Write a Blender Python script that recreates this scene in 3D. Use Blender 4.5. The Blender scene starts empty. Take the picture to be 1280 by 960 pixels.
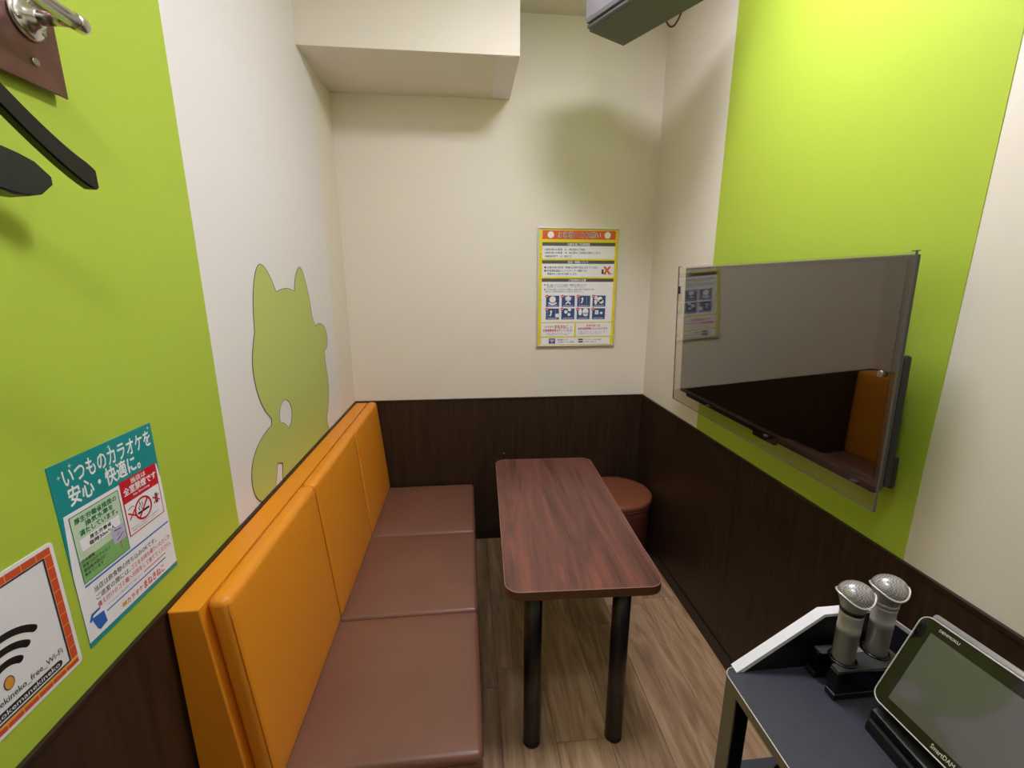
import bpy, bmesh, math, random
from mathutils import Vector, Matrix, Euler

scene = bpy.context.scene
COL = scene.collection
PI = math.pi

# ------------------------------------------------------------------ camera
F_PX, PITCH, YAW, ROLL = 550.786, 0.228436, 0.100871, 0.000755
CAM = Vector((0.6013, -2.32953, 1.47))
cam_d = bpy.data.cameras.new('camera')
cam_d.sensor_fit = 'HORIZONTAL'
cam_d.sensor_width = 36.0
cam_d.lens = F_PX / 1280.0 * 36.0
cam_d.clip_start = 0.02
cam = bpy.data.objects.new('camera', cam_d)
COL.objects.link(cam)
_f = Vector((math.sin(YAW) * math.cos(PITCH), math.cos(YAW) * math.cos(PITCH), -math.sin(PITCH)))
_r = Vector((math.cos(YAW), -math.sin(YAW), 0))
_u = _r.cross(_f)
_r2 = _r * math.cos(ROLL) + _u * math.sin(ROLL)
_u2 = -_r * math.sin(ROLL) + _u * math.cos(ROLL)
cam.matrix_world = Matrix(((_r2.x, _u2.x, -_f.x, CAM.x), (_r2.y, _u2.y, -_f.y, CAM.y),
                           (_r2.z, _u2.z, -_f.z, CAM.z), (0, 0, 0, 1)))
scene.camera = cam

# ------------------------------------------------------------------ world, light, exposure
world = bpy.data.worlds.new('world')
scene.world = world
world.use_nodes = True
world.node_tree.nodes['Background'].inputs[0].default_value = (0.5, 0.5, 0.5, 1)
world.node_tree.nodes['Background'].inputs[1].default_value = 0.0
LAMPS = [(1.08, -1.26, 0.125, 0.15), (0.55, -2.25, 0.10, 0.10)]    # main ceiling lamp, then an added fill light by the door: x, y, half sizes
LIGHT_STRENGTH = 90.0
scene.view_settings.view_transform = 'Standard'
scene.view_settings.look = 'None'
scene.view_settings.gamma = 1.0
scene.view_settings.use_curve_mapping = False
scene.view_settings.exposure = 0.0

# ------------------------------------------------------------------ sizes
W, YF, ZC, ZW = 1.581, -2.75, 2.668, 0.8514   # room width, front wall y, ceiling, wainscot top

# ------------------------------------------------------------------ materials
def lin(c):
    return tuple(((v / 255 / 12.92) if v / 255 <= 0.04045 else ((v / 255 + 0.055) / 1.055) ** 2.4) for v in c) + (1.0,)

def mat(name, c, rough=0.5, metal=0.0, bump=None, spec=0.5, var=None, coat=0.0, ior=None, sheen=0.0):
    """bump=(scale, strength, distance); var=(scale, amount, stretch xyz)"""
    m = bpy.data.materials.new(name)
    m.use_nodes = True
    nt = m.node_tree
    b = nt.nodes['Principled BSDF']
    b.inputs['Base Color'].default_value = lin(c)
    b.inputs['Roughness'].default_value = rough
    b.inputs['Metallic'].default_value = metal
    b.inputs['Specular IOR Level'].default_value = spec
    b.inputs['Coat Weight'].default_value = coat
    if ior: b.inputs['IOR'].default_value = ior
    tc = nt.nodes.new('ShaderNodeTexCoord')
    if bump:
        n = nt.nodes.new('ShaderNodeTexNoise')
        n.inputs['Scale'].default_value = bump[0]
        n.inputs['Detail'].default_value = 3
        nt.links.new(tc.outputs['Object'], n.inputs['Vector'])
        bp = nt.nodes.new('ShaderNodeBump')
        bp.inputs['Strength'].default_value = bump[1]
        bp.inputs['Distance'].default_value = bump[2]
        nt.links.new(n.outputs['Fac'], bp.inputs['Height'])
        nt.links.new(bp.outputs['Normal'], b.inputs['Normal'])
    if var:
        mp = nt.nodes.new('ShaderNodeMapping')
        mp.inputs['Scale'].default_value = var[2]
        nt.links.new(tc.outputs['Object'], mp.inputs['Vector'])
        n = nt.nodes.new('ShaderNodeTexNoise')
        n.inputs['Scale'].default_value = var[0]
        n.inputs['Detail'].default_value = 5
        nt.links.new(mp.outputs['Vector'], n.inputs['Vector'])
        r = nt.nodes.new('ShaderNodeValToRGB')
        a = var[1]
        r.color_ramp.elements[0].position = 0.3
        r.color_ramp.elements[1].position = 0.7
        r.color_ramp.elements[0].color = tuple(v * (1 - a) for v in lin(c)[:3]) + (1,)
        r.color_ramp.elements[1].color = tuple(min(1, v * (1 + a)) for v in lin(c)[:3]) + (1,)
        nt.links.new(n.outputs['Fac'], r.inputs['Fac'])
        nt.links.new(r.outputs['Color'], b.inputs['Base Color'])
    return m

M = {}
M['cream'] = mat('cream_wallpaper', (236, 228, 211), 0.75, bump=(260, 0.25, 0.0008), spec=0.3)
M['white_film'] = mat('white_wall_film', (236, 231, 227), 0.6, bump=(260, 0.2, 0.0008), spec=0.3)
M['green'] = mat('lime_wall_film', (178, 202, 66), 0.55, bump=(260, 0.2, 0.0008), spec=0.35)
M['cat_green'] = mat('muted_green_film', (190, 202, 108), 0.55, bump=(260, 0.2, 0.0008), spec=0.3)
M['ceiling'] = mat('ceiling_paint', (233, 228, 214), 0.85, bump=(200, 0.2, 0.001))
M['wains'] = mat('dark_brown_veneer', (54, 38, 26), 0.42, bump=(90, 0.1, 0.0005), var=(14, 0.35, (6, 6, 0.35)), spec=0.4)
M['wains_cap'] = mat('dark_cap_trim', (46, 31, 22), 0.35)
M['baseboard'] = mat('black_baseboard', (36, 29, 23), 0.45)
M['orange'] = mat('orange_vinyl', (236, 149, 34), 0.42, bump=(420, 0.12, 0.0006), spec=0.45)
M['orange_seam'] = mat('orange_piping', (190, 108, 14), 0.5)
M['leather'] = mat('brown_leatherette', (126, 86, 68), 0.36, bump=(350, 0.15, 0.0006), spec=0.55, var=(5, 0.08, (1, 1, 1)))
M['leather_dark'] = mat('brown_leatherette_side', (84, 42, 32), 0.4, bump=(350, 0.15, 0.0006))
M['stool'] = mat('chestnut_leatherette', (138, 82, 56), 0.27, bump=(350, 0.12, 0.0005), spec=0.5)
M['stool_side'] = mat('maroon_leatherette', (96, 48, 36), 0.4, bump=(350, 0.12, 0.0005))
M['black'] = mat('black_plastic', (16, 16, 17), 0.35)
M['black_gloss'] = mat('black_gloss_plastic', (9, 9, 10), 0.18)
M['black_metal'] = mat('black_powder_coat', (20, 17, 16), 0.32, spec=0.5)
M['chrome'] = mat('chrome', (222, 220, 216), 0.24, metal=1.0)
M['steel'] = mat('brushed_steel', (176, 172, 168), 0.28, metal=1.0)
M['bronze'] = mat('brown_bronze_plate', (128, 96, 88), 0.32, metal=0.85, var=(3, 0.15, (1, 6, 6)))
M['alu'] = mat('anodised_aluminium', (226, 226, 222), 0.35, metal=0.5)
M['silver'] = mat('silver_paint', (168, 165, 163), 0.36, metal=0.35)
M['white_edge'] = mat('white_edge_band', (232, 232, 236), 0.5)
M['rack_top'] = mat('charcoal_laminate', (50, 52, 62), 0.5, bump=(500, 0.2, 0.0004), var=(60, 0.1, (1, 1, 1)))
M['rack_edge'] = mat('taupe_edge_band', (126, 118, 106), 0.5)
M['spk_grille'] = mat('grey_grille', (142, 138, 142), 0.6, bump=(900, 0.4, 0.001))
M['spk_body'] = mat('grey_speaker_plastic', (96, 100, 94), 0.5)
M['spk_lip'] = mat('slate_lip', (118, 122, 130), 0.35)
M['cable'] = mat('brown_cable', (84, 52, 42), 0.5)
M['table_edge'] = mat('table_edge_band', (96, 62, 44), 0.4)
M['table_line'] = mat('pale_edge_line', (166, 128, 104), 0.4)
M['tv_plastic'] = mat('tv_dark_grey', (62, 60, 60), 0.35)
M['tv_screen'] = mat('tv_screen', (8, 8, 9), 0.04, spec=0.5, ior=2.3)
M['tab_glass'] = mat('tablet_glass', (14, 14, 14), 0.06, ior=1.6)
M['tab_lcd'] = mat('tablet_display', (74, 76, 76), 0.06, ior=2.1)
M['paper'] = mat('white_paper', (238, 237, 238), 0.4)
M['door'] = mat('door_veneer', (70, 46, 32), 0.45, var=(8, 0.25, (6, 6, 0.4)))

def flat(key, c, rough=0.45):
    M[key] = mat('print_' + key, c, rough)
    return M[key]
for k, c in dict(teal=(20, 146, 146), p_green=(132, 186, 112), p_green_pale=(204, 226, 194), p_greentext=(46, 132, 92),
                 p_red=(206, 28, 44), p_blue=(44, 104, 190), p_black=(28, 28, 30), p_lilac=(196, 188, 216), p_white=(244, 244, 246),
                 p_yellow=(240, 222, 30), p_orange=(222, 98, 46), p_grey=(92, 90, 84), p_navy=(58, 84, 132), p_brick=(212, 84, 52),
                 p_mortar=(240, 180, 70), p_indigo=(46, 46, 72), p_gold=(222, 158, 56), p_purple=(74, 58, 110), p_dimgrey=(60, 62, 66)).items():
    flat(k, c)

# acrylic: clear, with Fresnel reflection
def acrylic():
    m = bpy.data.materials.new('clear_acrylic')
    m.use_nodes = True
    nt = m.node_tree
    nt.nodes.clear()
    out = nt.nodes.new('ShaderNodeOutputMaterial')
    mix = nt.nodes.new('ShaderNodeMixShader')
    lw = nt.nodes.new('ShaderNodeLayerWeight'); lw.inputs['Blend'].default_value = 0.5
    pw5 = nt.nodes.new('ShaderNodeMath'); pw5.operation = 'POWER'; pw5.inputs[1].default_value = 5.0
    fr = nt.nodes.new('ShaderNodeMath'); fr.operation = 'MULTIPLY_ADD'; fr.inputs[1].default_value = 0.93; fr.inputs[2].default_value = 0.06
    nt.links.new(lw.outputs['Facing'], pw5.inputs[0]); nt.links.new(pw5.outputs[0], fr.inputs[0])
    tr = nt.nodes.new('ShaderNodeBsdfTransparent'); tr.inputs['Color'].default_value = (0.93, 0.92, 0.90, 1)
    gl = nt.nodes.new('ShaderNodeBsdfGlossy'); gl.inputs['Roughness'].default_value = 0.015; gl.inputs['Color'].default_value = (1, 1, 1, 1)
    nt.links.new(fr.outputs[0], mix.inputs[0]); nt.links.new(tr.outputs[0], mix.inputs[1]); nt.links.new(gl.outputs[0], mix.inputs[2])
    nt.links.new(mix.outputs[0], out.inputs[0])
    return m
M['acrylic'] = acrylic()

def emission(name, s):
    m = bpy.data.materials.new(name)
    m.use_nodes = True
    nt = m.node_tree
    b = nt.nodes['Principled BSDF']
    b.inputs['Base Color'].default_value = (0.9, 0.9, 0.9, 1)
    b.inputs['Emission Color'].default_value = (0.87, 0.84, 1.0, 1)
    b.inputs['Emission Strength'].default_value = s
    return m
M['lamp'] = emission('lit_lamp_diffuser', LIGHT_STRENGTH)
M['added_fill'] = emission('added_fill_diffuser', LIGHT_STRENGTH * 0.65)  # added fill light, brightens the door end of the room

def wood(name, stops, scale, stretch, rough, rand=0.0, bump=0.05, dist=2.0):
    m = bpy.data.materials.new(name)
    m.use_nodes = True
    nt = m.node_tree
    b = nt.nodes['Principled BSDF']
    b.inputs['Roughness'].default_value = rough
    tc = nt.nodes.new('ShaderNodeTexCoord')
    info = nt.nodes.new('ShaderNodeObjectInfo')
    add = nt.nodes.new('ShaderNodeVectorMath'); add.operation = 'ADD'
    mul = nt.nodes.new('ShaderNodeVectorMath'); mul.operation = 'SCALE'
    mul.inputs[0].default_value = (13.7, 7.3, 3.1)
    nt.links.new(info.outputs['Random'], mul.inputs['Scale'])
    nt.links.new(tc.outputs['Object'], add.inputs[0]); nt.links.new(mul.outputs[0], add.inputs[1])
    mp = nt.nodes.new('ShaderNodeMapping'); mp.inputs['Scale'].default_value = stretch
    nt.links.new(add.outputs[0], mp.inputs['Vector'])
    n = nt.nodes.new('ShaderNodeTexNoise')
    n.inputs['Scale'].default_value = scale; n.inputs['Detail'].default_value = 6; n.inputs['Roughness'].default_value = 0.55
    n.inputs['Distortion'].default_value = dist
    nt.links.new(mp.outputs['Vector'], n.inputs['Vector'])
    mp2 = nt.nodes.new('ShaderNodeMapping'); mp2.inputs['Scale'].default_value = (stretch[0] * 5, stretch[1] * 1.6, stretch[2])
    nt.links.new(add.outputs[0], mp2.inputs['Vector'])
    n2 = nt.nodes.new('ShaderNodeTexNoise'); n2.inputs['Scale'].default_value = scale * 2.2; n2.inputs['Detail'].default_value = 4
    nt.links.new(mp2.outputs['Vector'], n2.inputs['Vector'])
    mx = nt.nodes.new('ShaderNodeMath'); mx.operation = 'MULTIPLY_ADD'
    nt.links.new(n2.outputs['Fac'], mx.inputs[0]); mx.inputs[1].default_value = 0.30
    sb = nt.nodes.new('ShaderNodeMath'); sb.operation = 'MULTIPLY_ADD'
    nt.links.new(n.outputs['Fac'], sb.inputs[0]); sb.inputs[1].default_value = 0.85; sb.inputs[2].default_value = -0.075
    nt.links.new(sb.outputs[0], mx.inputs[2])
    rp = nt.nodes.new('ShaderNodeValToRGB')
    el = rp.color_ramp.elements
    while len(el) < len(stops): el.new(0.5)
    for e, (p, c) in zip(el, stops):
        e.position = p; e.color = lin(c)
    nt.links.new(mx.outputs[0], rp.inputs['Fac'])
    hsv = nt.nodes.new('ShaderNodeHueSaturation')
    nt.links.new(rp.outputs['Color'], hsv.inputs['Color'])
    vm = nt.nodes.new('ShaderNodeMapRange')
    vm.inputs['To Min'].default_value = 1 - rand; vm.inputs['To Max'].default_value = 1 + rand
    nt.links.new(info.outputs['Random'], vm.inputs['Value'])
    nt.links.new(vm.outputs['Result'], hsv.inputs['Value'])
    nt.links.new(hsv.outputs['Color'], b.inputs['Base Color'])
    bp = nt.nodes.new('ShaderNodeBump'); bp.inputs['Strength'].default_value = bump; bp.inputs['Distance'].default_value = 0.001
    nt.links.new(n2.outputs['Fac'], bp.inputs['Height']); nt.links.new(bp.outputs['Normal'], b.inputs['Normal'])
    return m
M['plank'] = wood('floor_planks', [(0.30, (142, 110, 80)), (0.5, (182, 148, 110)), (0.72, (212, 180, 140))], 3.2, (5.5, 0.6, 1), 0.45, rand=0.16)
M['table_wood'] = wood('mahogany_laminate', [(0.28, (70, 42, 38)), (0.45, (106, 66, 58)), (0.58, (122, 76, 66)), (0.74, (156, 86, 68))], 2.4, (5.5, 0.5, 1), 0.3, bump=0.02)

# mesh-like relief for the microphone grille
def grille():
    m = mat('mic_grille', (168, 166, 164), 0.3, metal=0.5)
    nt = m.node_tree
    b = nt.nodes['Principled BSDF']
    tc = nt.nodes.new('ShaderNodeTexCoord')
    w1 = nt.nodes.new('ShaderNodeTexChecker'); w1.inputs['Scale'].default_value = 400; w1.inputs['Color1'].default_value = lin((196, 194, 193)); w1.inputs['Color2'].default_value = lin((140, 138, 138)); nt.links.new(w1.outputs['Color'], b.inputs['Base Color'])
    nt.links.new(tc.outputs['Object'], w1.inputs['Vector'])
    bp = nt.nodes.new('ShaderNodeBump'); bp.inputs['Strength'].default_value = 0.5; bp.inputs['Distance'].default_value = 0.001
    nt.links.new(w1.outputs['Fac'], bp.inputs['Height']); nt.links.new(bp.outputs['Normal'], b.inputs['Normal'])
    return m
M['mic_grille'] = grille()

# ------------------------------------------------------------------ helpers
def link(name, me, m, parent=None, smooth=False, kind=None, label=None):
    o = bpy.data.objects.new(name, me)
    COL.objects.link(o)
    if m is not None and not me.materials: me.materials.append(M[m] if isinstance(m, str) else m)
    if parent is not None: o.parent = parent
    if smooth:
        for p in me.polygons: p.use_smooth = True
    if kind: o['kind'] = kind
    if label: o['label'] = label
    return o

def from_bm(bm, name):
    bmesh.ops.recalc_face_normals(bm, faces=bm.faces)
    me = bpy.data.meshes.new(name)
    bm.to_mesh(me); bm.free()
    return me

def thing(name, label, cat, loc=(0, 0, 0), rot=(0, 0, 0), group=None):
    o = bpy.data.objects.new(name, None)
    o.empty_display_size = 0.05
    COL.objects.link(o)
    o.location = loc; o.rotation_euler = rot
    o['label'] = label; o['category'] = cat
    if group: o['group'] = group
    return o

def tag(o, label, cat, group=None):
    o['label'] = label; o['category'] = cat
    if group: o['group'] = group
    return o

def box(name, lo, hi, m, parent=None, bev=0.0, seg=2, fn=None, **k):
    bm = bmesh.new()
    bmesh.ops.create_cube(bm, size=1.0)
    lo, hi = Vector(lo), Vector(hi)
    for v in bm.verts:
        v.co = Vector((lo[i] + (v.co[i] + 0.5) * (hi[i] - lo[i]) for i in range(3)))
    if bev > 0:
        bmesh.ops.bevel(bm, geom=bm.edges[:], offset=bev, segments=seg, affect='EDGES', profile=0.5)
    if fn:
        for v in bm.verts: v.co = fn(v.co)
    return link(name, from_bm(bm, name), m, parent, **k)

def prism(name, poly, axis, a, b, m, parent=None, bev=0.0, seg=2, fn=None, **k):
    """extrude a 2D outline along axis ('x','y','z') from a to b"""
    def P(p, t):
        return {'x': (t, p[0], p[1]), 'y': (p[0], t, p[1]), 'z': (p[0], p[1], t)}[axis]
    bm = bmesh.new()
    va = [bm.verts.new(P(p, a)) for p in poly]
    vb = [bm.verts.new(P(p, b)) for p in poly]
    fa = bm.faces.new(va); fb = bm.faces.new(vb[::-1])
    n = len(poly)
    for i in range(n): bm.faces.new((va[i], vb[i], vb[(i + 1) % n], va[(i + 1) % n]))
    if bev > 0:
        bm.normal_update()
        es = [e for e in bm.edges if (e in fa.edges[:] or e in fb.edges[:])]
        bmesh.ops.bevel(bm, geom=es, offset=bev, segments=seg, affect='EDGES', profile=0.5)
    if fn:
        for v in bm.verts: v.co = fn(v.co)
    bmesh.ops.triangulate(bm, faces=[f for f in bm.faces if len(f.verts) > 4])
    return link(name, from_bm(bm, name), m, parent, **k)

def rrect(x0, y0, x1, y1, r, n=6):
    pts = []
    for cx, cy, a in ((x1 - r, y1 - r, 0), (x0 + r, y1 - r, 90), (x0 + r, y0 + r, 180), (x1 - r, y0 + r, 270)):
        for i in range(n + 1):
            t = math.radians(a + 90 * i / n)
            pts.append((cx + r * math.cos(t), cy + r * math.sin(t)))
    return pts

def rbox(name, lo, hi, r, m, parent=None, mid=8, crown=(0, 0, 0), crown_axis=2, fn=None, **k):
    """rounded, optionally crowned cushion"""
    lo, hi = Vector(lo), Vector(hi)
    def axis(i):
        e = [r * (1 - math.tan(math.radians(45 - 45 * j / 4))) for j in range(5)]
        a = [lo[i] + t for t in e]; b = [hi[i] - t for t in e[::-1]]
        md = [a[-1] + (b[0] - a[-1]) * j / mid for j in range(1, mid)]
        return a + md + b
    ax = [axis(i) for i in range(3)]
    bm = bmesh.new()
    for d in range(3):
        u, v = [(1, 2), (0, 2), (0, 1)][d]
        for side in (0, 1):
            g = []
            for a in ax[u]:
                row = []
                for b in ax[v]:
                    c = [0, 0, 0]; c[u] = a; c[v] = b; c[d] = (lo, hi)[side][d]
                    row.append(bm.verts.new(c))
                g.append(row)
            for i in range(len(ax[u]) - 1):
                for j in range(len(ax[v]) - 1):
                    bm.faces.new((g[i][j], g[i + 1][j], g[i + 1][j + 1], g[i][j + 1]))
    bmesh.ops.remove_doubles(bm, verts=bm.verts, dist=1e-6)
    cen = (lo + hi) / 2; half = (hi - lo) / 2
    for v in bm.verts:
        p = v.co.copy()
        inner = Vector((min(max(p[i], lo[i] + r), hi[i] - r) for i in range(3)))
        d = p - inner
        if d.length > 1e-9: p = inner + d.normalized() * r
        q = [(p[i] - cen[i]) / half[i] for i in range(3)]
        c = Vector((0, 0, 0))
        if crown[crown_axis] and q[crown_axis] > 0.4:
            o = [i for i in range(3) if i != crown_axis]
            c[crown_axis] = crown[crown_axis] * (1 - abs(q[o[0]]) ** 3) * (1 - abs(q[o[1]]) ** 3)
        p = p + c
        v.co = fn(p) if fn else p
    return link(name, from_bm(bm, name), m, parent, smooth=True, **k)

def lathe(name, prof, m, parent=None, n=40, loc=(0, 0, 0), mod=None, smooth=True, caps=True, **k):
    bm = bmesh.new()
    rings = []
    for (r, z) in prof:
        ring = []
        for i in range(n):
            a = 2 * PI * i / n
            zz = z + (mod(a, r, z) if mod else 0)
            ring.append(bm.verts.new((loc[0] + r * math.cos(a), loc[1] + r * math.sin(a), loc[2] + zz)))
        rings.append(ring)
    for A, B in zip(rings, rings[1:]):
        for i in range(n): bm.faces.new((A[i], A[(i + 1) % n], B[(i + 1) % n], B[i]))
    if caps:
        bm.faces.new(rings[0][::-1]); bm.faces.new(rings[-1])
    bmesh.ops.remove_doubles(bm, verts=bm.verts, dist=1e-6)
    o = link(name, from_bm(bm, name), m, parent, smooth=smooth, **k)
    return o

def tube(name, pts, r, m, parent=None, n=10, closed=False, ell=None, **k):
    """round tube along points; r may be a list; ell=(a,b,up) gives a rectangular section"""
    pts = [Vector(p) for p in pts]
    N = len(pts)
    bm = bmesh.new()
    rings = []
    prev = None
    for i, p in enumerate(pts):
        if closed: t = pts[(i + 1) % N] - pts[i - 1]
        else: t = pts[min(i + 1, N - 1)] - pts[max(i - 1, 0)]
        t.normalize()
        if prev is None:
            up = Vector((0, 0, 1)) if abs(t.z) < 0.9 else Vector((1, 0, 0))
        else: up = prev
        side = t.cross(up).normalized(); up = side.cross(t).normalized(); prev = up
        rr = r[i] if isinstance(r, (list, tuple)) else r
        rings.append([bm.verts.new(p + (side * math.cos(2 * PI * j / n) + up * math.sin(2 * PI * j / n)) * rr) for j in range(n)])
    rng = range(N if closed else N - 1)
    for i in rng:
        A, B = rings[i], rings[(i + 1) % N]
        for j in range(n): bm.faces.new((A[j], A[(j + 1) % n], B[(j + 1) % n], B[j]))
    if not closed:
        bm.faces.new(rings[0][::-1]); bm.faces.new(rings[-1])
    return link(name, from_bm(bm, name), m, parent, smooth=True, **k)

def cyl(name, a, b, r, m, parent=None, n=24, bev=0.0, **k):
    a, b = Vector(a), Vector(b)
    d = b - a
    bm = bmesh.new()
    bmesh.ops.create_cone(bm, cap_ends=True, segments=n, radius1=r, radius2=r, depth=d.length)
    if bev > 0:
        es = [e for e in bm.edges if any(len(f.verts) > 4 for f in e.link_faces)]
        bmesh.ops.bevel(bm, geom=es, offset=bev, segments=3, affect='EDGES', profile=0.5)
    q = d.to_track_quat('Z', 'Y').to_matrix().to_4x4()
    bmesh.ops.transform(bm, matrix=Matrix.Translation((a + b) / 2) @ q, verts=bm.verts)
    o = link(name, from_bm(bm, name), m, parent, **k)
    for p in o.data.polygons: p.use_smooth = len(p.vertices) <= 4
    return o

def catmull(pts, sub=5, closed=True):
    out = []
    n = len(pts)
    for i in range(n):
        p0, p1, p2, p3 = pts[i - 1], pts[i], pts[(i + 1) % n], pts[(i + 2) % n]
        for s in range(sub):
            t = s / sub
            out.append(tuple(0.5 * (2 * p1[j] + (p2[j] - p0[j]) * t + (2 * p0[j] - 5 * p1[j] + 4 * p2[j] - p3[j]) * t * t
                                    + (-p0[j] + 3 * p1[j] - 3 * p2[j] + p3[j]) * t ** 3) for j in range(2)))
    return out

# ---- flat print on a sheet: local x = reading direction, y = up, z = out of the sheet
class Sheet:
    def __init__(self, root, w, h):
        self.root, self.w, self.h = root, w, h
    def poly(self, name, pts, m, lay, parent=None, uv=True):
        z = 0.0012 + lay * 0.00022
        bm = bmesh.new()
        q = [(p[0] * self.w, p[1] * self.h) if uv else p for p in pts]
        f = bm.faces.new([bm.verts.new((x, y, z)) for x, y in q])
        bm.normal_update()
        if f.normal.z < 0: f.normal_flip()
        bmesh.ops.triangulate(bm, faces=bm.faces[:])
        me = bpy.data.meshes.new(name); bm.to_mesh(me); bm.free()
        return link(name, me, m, parent or self.root)
    def rect(self, name, u0, v0, u1, v1, m, lay, parent=None):
        return self.poly(name, [(u0, v0), (u1, v0), (u1, v1), (u0, v1)], m, lay, parent)
    def frame(self, name, u0, v0, u1, v1, t, m, lay):
        tu, tv = t / self.w, t / self.h
        z = 0.0012 + lay * 0.00022
        o = [(u0, v0), (u1, v0), (u1, v1), (u0, v1)]; i = [(u0 + tu, v0 + tv), (u1 - tu, v0 + tv), (u1 - tu, v1 - tv), (u0 + tu, v1 - tv)]
        me = bpy.data.meshes.new(name)
        me.from_pydata([(p[0] * self.w, p[1] * self.h, z) for p in o + i], [], [(a, (a + 1) % 4, (a + 1) % 4 + 4, a + 4) for a in range(4)])
        return link(name, me, m, self.root)
    def disc(self, name, u, v, r, m, lay, ru=None, parent=None, n=20):
        cx, cy = u * self.w, v * self.h
        return self.poly(name, [(cx + (ru or r) * math.cos(2 * PI * i / n), cy + r * math.sin(2 * PI * i / n)) for i in range(n)], m, lay, parent, uv=False)
    def stroke(self, name, pts, t, m, lay, closed=False, parent=None):
        """ribbon of width t (metres) along uv points"""
        z = 0.0012 + lay * 0.00022
        P = [Vector((p[0] * self.w, p[1] * self.h)) for p in pts]
        n = len(P); vs = []; fs = []
        for i in range(n):
            d = (P[(i + 1) % n] - P[i - 1]) if closed else (P[min(i + 1, n - 1)] - P[max(i - 1, 0)])
            d.normalize(); s = Vector((-d.y, d.x)) * t / 2
            vs += [(P[i].x - s.x, P[i].y - s.y, z), (P[i].x + s.x, P[i].y + s.y, z)]
        for i in range(n if closed else n - 1):
            a, b = 2 * i, 2 * ((i + 1) % n)
            fs.append((a, b, b + 1, a + 1))
        me = bpy.data.meshes.new(name); me.from_pydata(vs, [], fs)
        return link(name, me, m, parent or self.root)
    def text(self, s, u0, v0, u1, v1, m, lay, bold=0.0, parent=None, keep=False):
        cu = bpy.data.curves.new('lettering', 'FONT')
        cu.body = s; cu.size = 1.0; cu.resolution_u = 2; cu.fill_mode = 'FRONT'
        o = bpy.data.objects.new('tmp_text', cu)
        COL.objects.link(o)
        dg = bpy.context.evaluated_depsgraph_get()
        me = bpy.data.meshes.new_from_object(o.evaluated_get(dg), depsgraph=dg)
        bpy.data.objects.remove(o); bpy.data.curves.remove(cu)
        xs = [v.co.x for v in me.vertices]; ys = [v.co.y for v in me.vertices]
        if not xs: return None
        x0, x1, y0, y1 = min(xs), max(xs), min(ys), max(ys)
        sx = (u1 - u0) * self.w / (x1 - x0); sy = (v1 - v0) * self.h / (y1 - y0)
        if keep: sx = min(sx, sy)
        z = 0.0012 + lay * 0.00022
        for v in me.vertices:
            v.co = ((v.co.x - x0) * sx + u0 * self.w, (v.co.y - y0) * sy + v0 * self.h, z)
        if bold > 0:                        # heavier strokes: the same glyphs printed again a hair to each side
            b = min(bold, 0.03) * 0.8
            V = [v.co.copy() for v in me.vertices]; P = [tuple(p.vertices) for p in me.polygons]
            vs, fs = [], []
            for q, (dx, dy) in enumerate(((0, 0), (b * sx, 0), (-b * sx, 0), (0, b * sy), (0, -b * sy))):
                o0 = len(vs)
                vs += [(v.x + dx, v.y + dy, v.z + q * 2e-6) for v in V]
                fs += [tuple(i + o0 for i in p) for p in P]
            bpy.data.meshes.remove(me)
            me = bpy.data.meshes.new('lettering'); me.from_pydata(vs, [], fs)
        me.materials.clear(); me.name = 'lettering'
        return link('lettering', me, m, parent or self.root)

# ================================================================== the room
def st(o):
    o['kind'] = 'structure'; return o
T = 0.12
wall_left = st(box('wall_left', (-T, YF, 0), (0, T, ZC), 'cream'))
wall_right = st(box('wall_right', (W, YF, 0), (W + T, T, ZC), 'cream'))
wall_back = st(box('wall_back', (0, 0, 0), (W, T, ZC), 'cream'))
wall_front = st(box('wall_front', (-T, YF - T, 0), (W + T, YF, ZC), 'cream'))
ceiling = st(box('ceiling', (-T, YF - T, ZC), (W + T, T, ZC + 0.1), 'ceiling'))
floor = st(box('floor', (-T, YF - T, -0.1), (W + T, T, -0.004), 'baseboard'))
# boxed-in soffit under the ceiling in the far left corner, with a small access cover on its underside
soffit = box('soffit', (0, -0.416, 2.310), (0.825, 0, ZC), 'cream', ceiling, bev=0.002)

prism('soffit_cover', rrect(0.738, -0.412, 0.822, -0.004, 0.02, 5), 'z', 2.3085, 2.3102, 'white_film', ceiling)

# coloured film on the side walls
FT = 0.0012
box('white_film', (0, -1.2338, ZW), (FT, -0.262, ZC), 'white_film', wall_left)
box('green_stripe', (0, YF, ZW), (FT * 1.3, -1.2338, ZC), 'green', wall_left)
box('green_stripe', (W - FT * 1.3, -1.5338, ZW), (W, -0.6024, ZC), 'green', wall_right)

# wainscot: veneered boards with a thin cap
def wainscot(wall, axis, lo, hi, edges, sgn):
    th = 0.006
    for a, b in zip(edges, edges[1:]):
        g = 0.0006
        if axis == 'y':    # on a side wall, runs along y
            x0, x1 = (0, th) if sgn > 0 else (W - th, W)
            box('wainscot_panel', (x0, a + g, 0.0), (x1, b - g, ZW - 0.011), 'wains', wall)
        else:
            box('wainscot_panel', (a + g, -th, 0.0), (b - g, 0, ZW - 0.011), 'wains', wall)
    if axis == 'y':
        x0, x1 = (0, th + 0.003) if sgn > 0 else (W - th - 0.003, W)
        box('wainscot_cap', (x0, lo, ZW - 0.011), (x1, hi, ZW), 'wains_cap', wall, bev=0.0015)
    else:
        box('wainscot_cap', (lo, -th - 0.003, ZW - 0.011), (hi, 0, ZW), 'wains_cap', wall, bev=0.0015)
wainscot(wall_left, 'y', YF, 0, [YF, -1.84, -0.92, 0.0], 1)
wainscot(wall_right, 'y', YF, 0, [YF, -1.84, -0.92, 0.0], -1)
wainscot(wall_back, 'x', 0, W, [0.0, 0.80, 1.061, W], 0)
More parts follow.
